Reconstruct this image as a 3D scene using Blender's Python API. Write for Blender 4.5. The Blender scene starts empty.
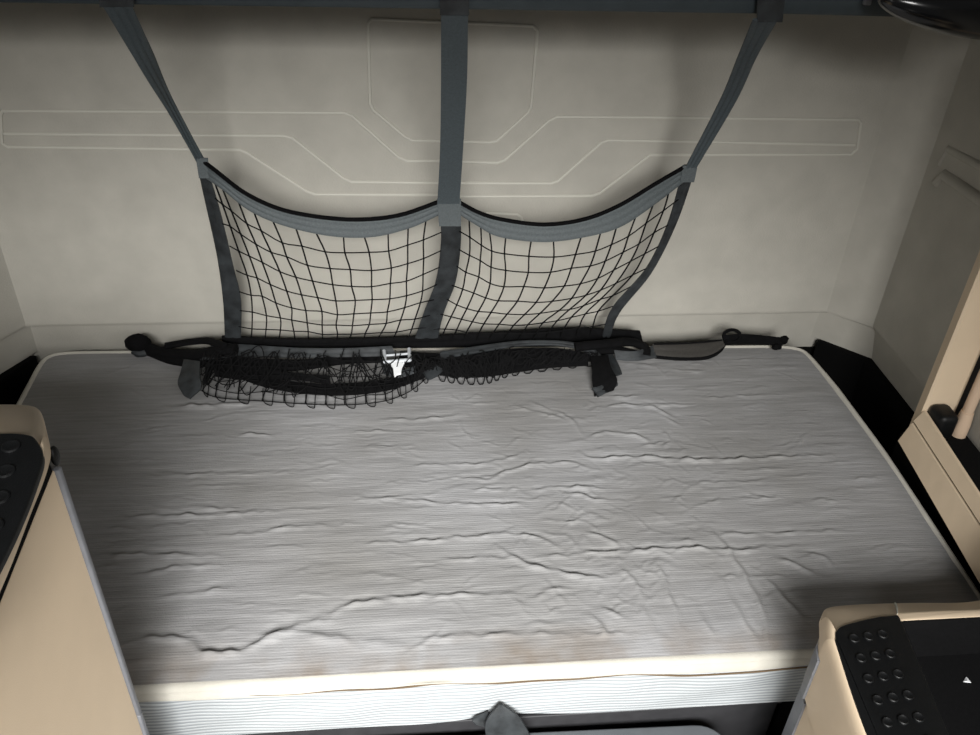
import bpy, bmesh, math, random
import numpy as np
from math import radians, sin, cos, pi
from mathutils import Matrix, Vector
random.seed(4); rng = np.random.default_rng(4)
C = bpy.context.scene.collection
ZM = 0.55                                   # height of the mattress top above the floor

# ------------------------------------------------------------------ camera
F = 888.0
PITCH, YAW, ROLL = radians(35.6), radians(6.5), radians(2.5)
def cam_axes():
    cy, sy, cp, sp = cos(YAW), sin(YAW), cos(PITCH), sin(PITCH)
    f = np.array([sy*cp, cy*cp, -sp]); r = np.array([cy, -sy, 0.0]); u = np.cross(r, f)
    c, s = cos(ROLL), sin(ROLL)
    return c*r + s*u, -s*r + c*u, f
RT, UP, FW = cam_axes()
CAM = np.array([0.0, 0.0, ZM + 1.22])
cam_d = bpy.data.cameras.new('camera'); cam = bpy.data.objects.new('camera', cam_d); C.objects.link(cam)
cam_d.sensor_width = 36.0; cam_d.lens = 36.0*F/980.0; cam_d.clip_start = 0.02
mw = Matrix.Identity(4)
for i in range(3):
    mw[i][0], mw[i][1], mw[i][2], mw[i][3] = RT[i], UP[i], -FW[i], CAM[i]
cam.matrix_world = mw
bpy.context.scene.camera = cam

# a point read off the photograph, put on the plane it stands on
def ray(px, py): return ((px-490)*RT - (py-367.5)*UP + F*FW)/F
def onZ(px, py, z):
    v = ray(px, py); return CAM + v*(ZM+z-CAM[2])/v[2]
def onY(px, py, y):
    v = ray(px, py); return CAM + v*y/v[1]
def onX(px, py, x):
    v = ray(px, py); return CAM + v*x/v[0]

# ------------------------------------------------------------------ materials
def lin(c):
    return tuple((v/12.92 if v <= .04045 else ((v+.055)/1.055)**2.4) for v in [x/255 for x in c])
def mat(name, col, rough=.6, spec=.4, noise=0.0, nscale=40, bump=0.0, bscale=400, coat=0.0, metal=0.0):
    m = bpy.data.materials.new(name); m.use_nodes = True
    nt = m.node_tree; b = nt.nodes['Principled BSDF']
    L = lin(col)
    b.inputs['Base Color'].default_value = (*L, 1); b.inputs['Roughness'].default_value = rough
    b.inputs['Specular IOR Level'].default_value = spec; b.inputs['Metallic'].default_value = metal
    b.inputs['Coat Weight'].default_value = coat
    tc = nt.nodes.new('ShaderNodeTexCoord')
    if noise:
        n = nt.nodes.new('ShaderNodeTexNoise'); n.inputs['Scale'].default_value = nscale; n.inputs['Detail'].default_value = 6
        nt.links.new(tc.outputs['Object'], n.inputs['Vector'])
        r = nt.nodes.new('ShaderNodeValToRGB')
        r.color_ramp.elements[0].position = .3; r.color_ramp.elements[1].position = .7
        r.color_ramp.elements[0].color = (*[max(0, v*(1-noise)) for v in L], 1)
        r.color_ramp.elements[1].color = (*[min(1, v*(1+noise)) for v in L], 1)
        nt.links.new(n.outputs['Fac'], r.inputs['Fac']); nt.links.new(r.outputs['Color'], b.inputs['Base Color'])
    if bump:
        n2 = nt.nodes.new('ShaderNodeTexNoise'); n2.inputs['Scale'].default_value = bscale; n2.inputs['Detail'].default_value = 3
        nt.links.new(tc.outputs['Object'], n2.inputs['Vector'])
        bp = nt.nodes.new('ShaderNodeBump'); bp.inputs['Strength'].default_value = bump; bp.inputs['Distance'].default_value = .002
        nt.links.new(n2.outputs['Fac'], bp.inputs['Height']); nt.links.new(bp.outputs['Normal'], b.inputs['Normal'])
    return m

M = {}
M['wall'] = mat('grained_beige_laminate', (173, 170, 161), .8, .2, .06, 14, .35, 260)
M['bead'] = mat('pale_highlight_bead', (190, 188, 178), .6, .3)  # paler than the wall to paint in the highlights on step edges
M['beige'] = mat('beige_plastic', (206, 187, 161), .55, .35, .04, 9, .12, 700)
M['black_rubber'] = mat('black_rubber', (8, 9, 10), .5, .3, .2, 60, .2, 500)
M['black_tray'] = mat('black_flocked_tray', (8, 8, 9), .95, .15, .3, 200, .3, 900)
M['dark_plastic'] = mat('dark_grey_plastic', (46, 46, 48), .55, .35, .15, 40)
M['gap_shade'] = mat('gap_shade_black', (9, 9, 9), .95, .1)  # flat black standing in for deep shade in gaps
M['grey_trim'] = mat('grey_trim_plastic', (112, 114, 119), .5, .4, .08, 60)
M['web'] = mat('grey_webbing', (80, 86, 88), .6, .35, .14, 260, .5, 700)
M['web_strap'] = mat('slate_webbing', (70, 78, 82), .6, .35, .14, 260, .5, 700)
M['web_dark'] = mat('charcoal_webbing', (40, 43, 45), .6, .35, .5, 40, .5, 700)
M['web_black'] = mat('black_webbing', (7, 7, 8), .9, .12, .4, 90, .5, 700)
M['cord'] = mat('black_cord', (9, 9, 10), .9, .15)
M['belt'] = mat('brown_black_belt', (52, 50, 47), .7, .3, .15, 200, .4, 700)
M['clip'] = mat('grey_buckle_plastic', (172, 176, 180), .4, .5)
M['white'] = mat('white_plastic', (244, 246, 248), .35, .5)
M['rail'] = mat('blue_grey_rail', (57, 65, 69), .5, .4, .1, 30)
M['gloss'] = mat('glossy_black_plastic', (16, 17, 19), .18, .6)
M['floor'] = mat('dark_rubber_floor', (38, 38, 40), .8, .2, .2, 50)
M['lid'] = mat('grey_locker_lid', (92, 96, 100), .5, .4, .06, 40)
M['pink'] = mat('pale_pink_beige_plastic', (196, 172, 148), .4, .45)
M['seam'] = mat('brown_soiled_cord', (92, 78, 62), .9, .1)
M['tape'] = mat('cream_edge_tape', (170, 167, 158), .75, .2, .07, 25, .3, 500)

def fabric_top():
    m = bpy.data.materials.new('grey_ribbed_ticking'); m.use_nodes = True
    nt = m.node_tree; N = nt.nodes; L = nt.links; b = N['Principled BSDF']
    b.inputs['Roughness'].default_value = .75; b.inputs['Specular IOR Level'].default_value = .055
    b.inputs['Sheen Weight'].default_value = .1
    tc = N.new('ShaderNodeTexCoord')
    sep = N.new('ShaderNodeSeparateXYZ'); L.new(tc.outputs['Object'], sep.inputs[0])
    # broad soiling
    n1 = N.new('ShaderNodeTexNoise'); n1.inputs['Scale'].default_value = 3.5; n1.inputs['Detail'].default_value = 5
    L.new(tc.outputs['Object'], n1.inputs['Vector'])
    r1 = N.new('ShaderNodeValToRGB'); e = r1.color_ramp.elements
    e[0].position = .3; e[0].color = (*lin((119, 118, 116)), 1); e[1].position = .7; e[1].color = (*lin((139, 139, 140)), 1)
    L.new(n1.outputs['Fac'], r1.inputs['Fac'])
    # fine rib lines (woven colour)
    mp = N.new('ShaderNodeMapping'); mp.inputs['Scale'].default_value = (1.0, 26, 1); L.new(tc.outputs['Object'], mp.inputs['Vector'])
    n3 = N.new('ShaderNodeTexNoise'); n3.inputs['Scale'].default_value = 7; n3.inputs['Detail'].default_value = 4
    L.new(mp.outputs['Vector'], n3.inputs['Vector'])
    mx3 = N.new('ShaderNodeMix'); mx3.data_type = 'RGBA'; mx3.blend_type = 'OVERLAY'; mx3.inputs[0].default_value = .32
    L.new(r1.outputs['Color'], mx3.inputs[6]); L.new(n3.outputs['Fac'], mx3.inputs[7])
    # brown grime stain along the front edge
    mr = N.new('ShaderNodeMapRange'); mr.inputs['From Min'].default_value = .955; mr.inputs['From Max'].default_value = .88
    L.new(sep.outputs['Y'], mr.inputs['Value'])
    n2 = N.new('ShaderNodeTexNoise'); n2.inputs['Scale'].default_value = 9; n2.inputs['Detail'].default_value = 5
    L.new(tc.outputs['Object'], n2.inputs['Vector'])
    r2 = N.new('ShaderNodeValToRGB'); r2.color_ramp.elements[0].position = .42; r2.color_ramp.elements[1].position = .68
    L.new(n2.outputs['Fac'], r2.inputs['Fac'])
    mu = N.new('ShaderNodeMath'); mu.operation = 'MULTIPLY'
    L.new(mr.outputs[0], mu.inputs[0]); L.new(r2.outputs['Color'], mu.inputs[1])
    mu2 = N.new('ShaderNodeMath'); mu2.operation = 'MULTIPLY'; mu2.inputs[1].default_value = .75; L.new(mu.outputs[0], mu2.inputs[0])
    mx = N.new('ShaderNodeMix'); mx.data_type = 'RGBA'; L.new(mu2.outputs[0], mx.inputs[0])
    L.new(mx3.outputs[2], mx.inputs[6]); mx.inputs[7].default_value = (*lin((98, 82, 62)), 1)
    L.new(mx.outputs[2], b.inputs['Base Color'])
    # rib bump
    w = N.new('ShaderNodeTexWave'); w.wave_type = 'BANDS'; w.bands_direction = 'Y'; w.inputs['Scale'].default_value = 62
    w.inputs['Distortion'].default_value = 3.0; w.inputs['Detail'].default_value = 2; w.inputs['Detail Scale'].default_value = .3
    L.new(tc.outputs['Object'], w.inputs['Vector'])
    ng = N.new('ShaderNodeTexNoise'); ng.inputs['Scale'].default_value = 260; L.new(tc.outputs['Object'], ng.inputs['Vector'])
    ad = N.new('ShaderNodeMath'); ad.operation = 'ADD'; wm_ = N.new('ShaderNodeMath'); wm_.operation = 'MULTIPLY'; wm_.inputs[1].default_value = .55; L.new(w.outputs['Fac'], wm_.inputs[0])
    L.new(wm_.outputs[0], ad.inputs[0]); L.new(ng.outputs['Fac'], ad.inputs[1])
    mp2 = N.new('ShaderNodeMapping'); mp2.inputs['Scale'].default_value = (9, 62, 1); mp2.inputs['Rotation'].default_value = (0, 0, .04); L.new(tc.outputs['Object'], mp2.inputs['Vector'])
    n4 = N.new('ShaderNodeTexNoise'); n4.inputs['Scale'].default_value = 1.6; n4.inputs['Detail'].default_value = 6; n4.inputs['Roughness'].default_value = .68
    L.new(mp2.outputs['Vector'], n4.inputs['Vector'])
    ad2 = N.new('ShaderNodeMath'); ad2.operation = 'MULTIPLY_ADD'; ad2.inputs[1].default_value = 5.0
    L.new(n4.outputs['Fac'], ad2.inputs[0]); L.new(ad.outputs[0], ad2.inputs[2]); ad = ad2
    bp = N.new('ShaderNodeBump'); bp.inputs['Strength'].default_value = .26; bp.inputs['Distance'].default_value = .0016
    L.new(ad.outputs[0], bp.inputs['Height']); L.new(bp.outputs['Normal'], b.inputs['Normal'])
    return m
M['ticking'] = fabric_top()
def fabric_side():
    m = bpy.data.materials.new('white_striped_ticking'); m.use_nodes = True
    nt = m.node_tree; N = nt.nodes; L = nt.links; b = N['Principled BSDF']
    b.inputs['Roughness'].default_value = .8; b.inputs['Specular IOR Level'].default_value = .2
    tc = N.new('ShaderNodeTexCoord')
    nz = N.new('ShaderNodeTexNoise'); nz.inputs['Scale'].default_value = 3.2; nz.inputs['Detail'].default_value = 2
    L.new(tc.outputs['Object'], nz.inputs['Vector'])
    sep = N.new('ShaderNodeSeparateXYZ'); L.new(tc.outputs['Object'], sep.inputs[0])
    ml = N.new('ShaderNodeMath'); ml.operation = 'MULTIPLY_ADD'; ml.inputs[1].default_value = .05
    L.new(nz.outputs['Fac'], ml.inputs[0]); L.new(sep.outputs['Z'], ml.inputs[2])
    fr = N.new('ShaderNodeMath'); fr.operation = 'MULTIPLY'; fr.inputs[1].default_value = 2*pi/.0085; L.new(ml.outputs[0], fr.inputs[0])
    sn = N.new('ShaderNodeMath'); sn.operation = 'SINE'; L.new(fr.outputs[0], sn.inputs[0])
    r = N.new('ShaderNodeMapRange'); r.inputs['From Min'].default_value = -1; L.new(sn.outputs[0], r.inputs['Value'])
    cr = N.new('ShaderNodeValToRGB'); e = cr.color_ramp.elements
    e[0].position = .15; e[0].color = (*lin((136, 141, 144)), 1); e[1].position = .6; e[1].color = (*lin((168, 172, 174)), 1)
    L.new(r.outputs[0], cr.inputs['Fac']); L.new(cr.outputs['Color'], b.inputs['Base Color'])
    bp = N.new('ShaderNodeBump'); bp.inputs['Strength'].default_value = .4; bp.inputs['Distance'].default_value = .0015
    L.new(r.outputs[0], bp.inputs['Height']); L.new(bp.outputs['Normal'], b.inputs['Normal'])
    return m
M['side'] = fabric_side()

# ------------------------------------------------------------------ mesh helpers
class MB:
    def __init__(s): s.v = []; s.f = []
    def add(s, vs, fs):
        o = len(s.v); s.v += [tuple(float(c) for c in p) for p in vs]; s.f += [tuple(i+o for i in f) for f in fs]; return s
    def bm(s, b):
        b.verts.index_update(); s.add([v.co[:] for v in b.verts], [[v.index for v in f.verts] for f in b.faces]); b.free(); return s
    def build(s, name, m, parent=None, smooth=True, label=None, kind=None):
        me = bpy.data.meshes.new(name); me.from_pydata(s.v, [], s.f); me.update()
        b = bmesh.new(); b.from_mesh(me); bmesh.ops.recalc_face_normals(b, faces=b.faces[:]); b.to_mesh(me); b.free()
        if smooth:
            me.polygons.foreach_set('use_smooth', [True]*len(me.polygons))
            me.set_sharp_from_angle(angle=radians(38))
        me.materials.append(m)
        o = bpy.data.objects.new(name, me); C.objects.link(o)
        if parent is not None:
            o.parent = parent
            o.matrix_parent_inverse = parent.matrix_world.inverted()
        if label: o['label'] = label
        if kind: o['kind'] = kind
        return o
    # shapes
    def rbox(s, x0, x1, y0, y1, z0, z1, r=.004, seg=3):
        b = bmesh.new(); bmesh.ops.create_cube(b, size=1)
        for v in b.verts:
            v.co = Vector(((x0+x1)/2+v.co.x*(x1-x0), (y0+y1)/2+v.co.y*(y1-y0), (z0+z1)/2+v.co.z*(z1-z0)))
        if r: bmesh.ops.bevel(b, geom=b.edges[:], offset=r, segments=seg, profile=.5, affect='EDGES')
        return s.bm(b)
    def prism(s, poly, z0, z1, r=0.0, seg=4, ztop=None, rb=0.0):
        """poly in XY, extruded z0..z1; top edge rounded by r; ztop(x,y) may override the top height"""
        b = bmesh.new()
        lo = [b.verts.new((x, y, z0)) for x, y in poly]
        hi = [b.verts.new((x, y, ztop(x, y) if ztop else z1)) for x, y in poly]
        n = len(poly)
        b.faces.new(lo[::-1]); ft = b.faces.new(hi)
        for i in range(n): b.faces.new((lo[i], lo[(i+1) % n], hi[(i+1) % n], hi[i]))
        bmesh.ops.recalc_face_normals(b, faces=b.faces[:])
        if r: bmesh.ops.bevel(b, geom=list(ft.edges), offset=r, segments=seg, profile=.5, affect='EDGES')
        return s.bm(b)
    def tube(s, pts, r, n=6, closed=False, flat=1.0):
        P = [np.array(p, float) for p in pts]; k = len(P); V = []; Fc = []
        up = None
        for i in range(k):
            a = P[(i-1) % k] if closed or i > 0 else P[i]; c = P[(i+1) % k] if closed or i < k-1 else P[i]
            t = c-a; t /= (np.linalg.norm(t)+1e-12)
            if up is None:
                up = np.array([0, 0, 1.0]) if abs(t[2]) < .9 else np.array([1.0, 0, 0])
            sd = np.cross(t, up); sd /= (np.linalg.norm(sd)+1e-12); up2 = np.cross(sd, t); up = up2
            rr = r[i] if hasattr(r, '__len__') else r
            for j in range(n):
                a_ = 2*pi*j/n; V.append(P[i]+sd*cos(a_)*rr+up2*sin(a_)*rr*flat)
        for i in range(k if closed else k-1):
            for j in range(n):
                i2 = (i+1) % k
                Fc.append((i*n+j, i*n+(j+1) % n, i2*n+(j+1) % n, i2*n+j))
        if not closed:
            Fc.append(tuple(range(n))[::-1]); Fc.append(tuple((k-1)*n+j for j in range(n)))
        return s.add(V, Fc)
    def strip(s, A, B, th=.002, ribs=0, rib_h=.0012):
        """band between the two edge curves A and B with thickness th, optional raised lengthwise ribs"""
        A = [np.array(p, float) for p in A]; B = [np.array(p, float) for p in B]; k = len(A)
        m = max(2, ribs*4+1); V = []; Fc = []
        for i in range(k):
            t = A[min(i+1, k-1)]-A[max(i-1, 0)]; w = B[i]-A[i]
            nn = np.cross(t, w); nn /= (np.linalg.norm(nn)+1e-12)
            if np.dot(nn, CAM-A[i]) < 0: nn = -nn
            for j in range(m):
                q = j/(m-1); h = rib_h*abs(sin(pi*q*ribs)) if ribs else 0
                V.append(A[i]+w*q+nn*(h+th*.5))
            for j in range(m):
                V.append(A[i]+w*(j/(m-1))-nn*th*.5)
        W = 2*m
        for i in range(k-1):
            for j in range(m-1):
                Fc.append((i*W+j, i*W+j+1, (i+1)*W+j+1, (i+1)*W+j))
                Fc.append((i*W+m+j, (i+1)*W+m+j, (i+1)*W+m+j+1, i*W+m+j+1))
            Fc.append((i*W, (i+1)*W, (i+1)*W+m, i*W+m)); Fc.append((i*W+m-1, i*W+2*m-1, (i+1)*W+2*m-1, (i+1)*W+m-1))
        for i in (0, k-1):
            Fc.append(tuple(i*W+j for j in range(m)) + tuple(i*W+2*m-1-j for j in range(m)))
        return s.add(V, Fc)
    def blob(s, c, rx, ry, rz, nu=16, nv=10, rot=None, jitter=0):
        V = []; Fc = []
        for i in range(nv+1):
            th = pi*i/nv
            for j in range(nu):
                ph = 2*pi*j/nu; q = 1+jitter*(rng.random()-.5)
                p = Vector((rx*sin(th)*cos(ph)*q, ry*sin(th)*sin(ph)*q, rz*cos(th)*q))
                if rot is not None: p = rot @ p
                V.append((c[0]+p.x, c[1]+p.y, c[2]+p.z))
        for i in range(nv):
            for j in range(nu): Fc.append((i*nu+j, (i+1)*nu+j, (i+1)*nu+(j+1) % nu, i*nu+(j+1) % nu))
        return s.add(V, Fc)

def empty(name, loc, label, cat, group=None):
    o = bpy.data.objects.new(name, None); C.objects.link(o); o.location = loc; o.empty_display_size = .05
    bpy.context.view_layer.update()
    o['label'] = label; o['category'] = cat
    if group: o['group'] = group
    return o
def spline(pts, n=40):
    """Catmull-Rom through 2-D or 3-D points, n samples"""
    P = np.array(pts, float); P = np.vstack([2*P[0]-P[1], P, 2*P[-1]-P[-2]]); k = len(P)-3
    out = []
    for q in np.linspace(0, k-1e-9, n):
        i = int(q); t = q-i; p0, p1, p2, p3 = P[i], P[i+1], P[i+2], P[i+3]
        out.append(.5*((2*p1)+(-p0+p2)*t+(2*p0-5*p1+4*p2-p3)*t*t+(-p0+3*p1-3*p2+p3)*t**3))
    return np.array(out)
def lerp(a, b, t): return a+(b-a)*t

# ------------------------------------------------------------------ the cab shell
YW = 1.826
def wallbox(name, p, q, z0, z1, th, m):
    """vertical slab whose room face runs from p to q (XY); thickness away from the room (left of p->q)"""
    p = np.array(p); q = np.array(q); d = (q-p)/np.linalg.norm(q-p); nrm = np.array([-d[1], d[0]])
    P = [p, q, q+nrm*th, p+nrm*th]
    o = MB().prism([tuple(a) for a in P], z0, z1).build(name, m, None, smooth=False, kind='structure')
    return o
SEAM = ZM+.048
# back wall: upper panel and lower band that leans back a little
b = MB()
xs = np.linspace(-.925, 1.10, 60)
prof = [(YW, ZM+1.25), (YW, SEAM+.012), (YW+.001, SEAM+.006), (YW+.004, SEAM+.001), (YW+.012, SEAM-.002), (YW+.02, SEAM-.004),
        (YW+.048, ZM-.085), (YW+.075, ZM-.085), (YW+.075, ZM+1.25)]
V = []; Fc = []; n = len(prof)
for x in xs:
    for y, z in prof: V.append((x, y, z))
for i in range(len(xs)-1):
    for j in range(n): Fc.append((i*n+j, i*n+(j+1) % n, (i+1)*n+(j+1) % n, (i+1)*n+j))
Fc.append(tuple(range(n))); Fc.append(tuple((len(xs)-1)*n+j for j in range(n)))
b.add(V, Fc).build('wall_back', M['wall'], None, kind='structure')

def side_wall(name, path, th=.05, flip=1):
    """wall following an XY path, same upper panel / lower band section as the back wall; flip=-1 mirrors the outward side"""
    b = MB(); P = np.array(path, float); V = []; Fc = []
    prof = [(0, ZM+1.25), (0, SEAM+.014), (.003, SEAM+.004), (.010, SEAM), (.030, ZM-.045), (th, ZM-.045), (th, ZM+1.25)]; n = len(prof)
    for i in range(len(P)):
        d = P[min(i+1, len(P)-1)]-P[max(i-1, 0)]; d /= np.linalg.norm(d); nr = np.array([d[1], -d[0]])*flip
        for o_, z in prof: V.append((*(P[i]+nr*o_), z))
    for i in range(len(P)-1):
        for j in range(n): Fc.append((i*n+j, i*n+(j+1) % n, (i+1)*n+(j+1) % n, (i+1)*n+j))
    Fc.append(tuple(range(n))); Fc.append(tuple((len(P)-1)*n+j for j in range(n)))
    return b.add(V, Fc)
side_wall('wall_right', [(1.029, YW+.026), (1.06, YW), (1.148, 1.752), (1.16, 1.2), (1.18, .4), (1.19, -.35)], flip=-1).build('wall_right', M['wall'], None, kind='structure')
side_wall('wall_left', [(-.864, YW+.034), (-.885, YW), (-.955, 1.715), (-.975, 1.2), (-.985, .4), (-.99, -.35)], flip=1).build('wall_left', M['wall'], None, kind='structure')
# lower walls coloured black as the shade in the bed gap, and the floor
MB().rbox(-.96, 1.14, YW+.045, YW+.075, 0, ZM-.086, 0).build('baseboard_back', M['gap_shade'], None, smooth=False, kind='structure')
MB().prism([(1.07, YW+.02), (1.155, 1.75), (1.17, 1.2), (1.19, .4), (1.20, -.35), (1.25, -.35), (1.25, YW+.02)], 0, ZM-.045).build('baseboard_right', M['gap_shade'], None, smooth=False, kind='structure')
MB().prism([(-.895, YW+.02), (-.962, 1.715), (-.982, 1.2), (-.992, .4), (-1.0, -.35), (-1.06, -.35), (-1.06, YW+.02)], 0, ZM-.045).build('baseboard_left', M['gap_shade'], None, smooth=False, kind='structure')
MB().rbox(-1.06, 1.26, -.35, 1.9, -.04, 0, 0).build('floor', M['floor'], None, smooth=False, kind='structure')

# moulded beads on the back wall, edge highlights put into their pale colour
def bead(mb, pts, r=.0034, closed=False, dense=True):
    P = [onY(x, y, YW-.0006) for x, y in pts]
    Q = []
    for i in range(len(P) if closed else len(P)-1):
        a, c = P[i], P[(i+1) % len(P)]
        k = max(2, int(np.linalg.norm(c-a)/.02))
        Q += [lerp(a, c, t) for t in np.linspace(0, 1, k, endpoint=False)]
    if not closed: Q.append(P[-1])
    mb.tube(Q, r, 8, closed)
b = MB()
bead(b, [(3, 111), (344, 113), (352, 116), (398, 157), (407, 161), (440, 161), (497, 163), (505, 160), (549, 121), (557, 117), (650, 117.5), (858, 120), (861, 123), (857, 149), (851, 154.5), (650, 155), (600, 193), (592, 196), (463, 196.5), (437, 195), (315, 194.5), (306, 191), (247, 153), (240, 150), (8, 147), (2, 143), (1, 114)], closed=True)
b.build('trim_1', M['bead'], None, kind='structure')
b = MB()
bead(b, [(4, 134), (284, 136), (292, 138), (343, 178), (352, 182), (437, 183), (551, 183.5), (558, 181), (601, 143), (608, 140.5), (650, 141), (855, 145)])
b.build('trim_2', M['bead'], None, kind='structure')
b = MB()
bead(b, [(368, 24), (372, 19), (440, 22), (533, 26), (537.5, 31), (531, 107), (528, 113), (497, 141), (490, 142.5), (412, 140.5), (405, 137), (373, 110), (370, 103)], closed=True)
b.build('trim_3', M['bead'], None, kind='structure')
b = MB(); bead(b, [(486, 213), (517, 214.5), (521, 217), (525, 228), (525, 236)], .003)
b.build('trim_4', M['bead'], None, kind='structure')
# raised ribs on the right wall
b = MB()
def rib(poly, r):
    P = [onX(x, y, 1.1545) for x, y in poly]; b.tube(P, r, 10, flat=1)
rib([(941, 164), (950, 149), (985, 168), (1040, 200)], .010)
rib([(938, 183), (946, 175), (985, 202), (1040, 238)], .014)
b.build('trim_5', M['wall'], None, kind='structure')

# ------------------------------------------------------------------ bunk base under the mattress
base = empty('bunk_base', (.1, 1.3, 0), 'dark grey plastic bunk base under the mattress, its lip showing along the front', 'bed base')
MB().rbox(-.94, 1.10, .925, YW+.012, .0, ZM-.168, .004).build('base_box', M['gap_shade'], base)  # coloured black so the gap round the mattress reads as shade
MB().rbox(-.5, .66, .905, .924, ZM-.46, ZM-.172, .006).build('front_panel', M['dark_plastic'], base)
MB().rbox(-.5, .66, .898, .9045, ZM-.192, ZM-.187, .002).build('groove_strip', M['dark_plastic'], base)
# locker lid below
lk = empty('locker', (.25, .80, 0), 'grey locker with a rounded corner below the front of the bunk', 'locker')
poly = []
def arc(cx, cy, r, a0, a1, n=8): return [(cx+r*cos(radians(a)), cy+r*sin(radians(a))) for a in np.linspace(a0, a1, n)]
poly = [(-.08, .60), (.54, .60)] + arc(.49, .825, .05, 0, 90) + [(-.08, .885)]
MB().prism(poly, 0, ZM-.222, .004).build('locker_body', M['dark_plastic'], lk)
poly2 = [(-.09, .59), (.55, .59)] + arc(.495, .825, .055, 0, 90) + [(-.09, .889)]
MB().prism(poly2, ZM-.2215, ZM-.210, .005).build('lid', M['lid'], lk)

# ------------------------------------------------------------------ mattress
mt = empty('mattress', (.08, 1.32, ZM-.155), 'long grey wrinkled bunk mattress with white striped front edge', 'mattress')
OUT = [(-.842, .872), (1.008, .872), (1.014, 1.36), (1.004, 1.60), (.988, 1.735), (.975, 1.752), (.945, 1.763), (.90, 1.767), (-.77, 1.802), (-.815, 1.80), (-.838, 1.788), (-.848, 1.765), (-.846, 1.6)]
def chaikin(P, it=2, keep=2):
    for _ in range(it):
        Q = []; n = len(P)
        for i in range(n):
            a = np.array(P[i]); c = np.array(P[(i+1) % n]); d = np.linalg.norm(c-a); k = min(.25, .02/d)
            Q += [tuple(lerp(a, c, k)), tuple(lerp(a, c, 1-k))]
        P = Q
    return P
OUTS = chaikin(OUT)
def resample(P, step, closed=True):
    P = [np.array(p) for p in P]; Q = []
    for i in range(len(P)):
        a, c = P[i], P[(i+1) % len(P)]; k = max(1, int(np.linalg.norm(c-a)/step))
        Q += [lerp(a, c, t) for t in np.linspace(0, 1, k, endpoint=False)]
    return np.array(Q)
LOOP = resample(OUTS, .008)
OP = np.array(OUTS)
def inset_fn():
    ys = np.linspace(.872, 1.80, 400)
    xl = []; xr = []
    for y in ys:
        X = []
        for i in range(len(OP)):
            a, c = OP[i], OP[(i+1) % len(OP)]
            if (a[1]-y)*(c[1]-y) <= 0 and abs(a[1]-c[1]) > 1e-9: X.append(a[0]+(c[0]-a[0])*(y-a[1])/(c[1]-a[1]))
        xl.append(min(X) if X else 0); xr.append(max(X) if X else 0)
    return ys, np.array(xl), np.array(xr)
ys_, xl_, xr_ = inset_fn()
NU, NV = 560, 320
INS = .006
def front_y(x): return .872+INS
bx = np.linspace(-.9, 1.05, 400); byv = []
for x in bx:
    Y = []
    for i in range(len(OP)):
        a, c = OP[i], OP[(i+1) % len(OP)]
        if (a[0]-x)*(c[0]-x) <= 0 and abs(a[0]-c[0]) > 1e-9: Y.append(a[1]+(c[1]-a[1])*(x-a[0])/(c[0]-a[0]))
    byv.append(max(Y) if Y else 1.7)
byv = np.array(byv)
u = np.linspace(0, 1, NU); v = np.linspace(0, 1, NV)
XL, XR = -.842+INS, 1.008-INS
U, Vv = np.meshgrid(u, v)
Yn = .878+Vv*(1.735-.878)                 # body up to the corners
xl = np.interp(Yn, ys_, xl_)+INS; xr = np.interp(Yn, ys_, xr_)-INS
GX = xl+(xr-xl)*U
BY = np.interp(GX, bx, byv)-INS
GY = .872+INS+Vv*(BY-(.872+INS))
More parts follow.
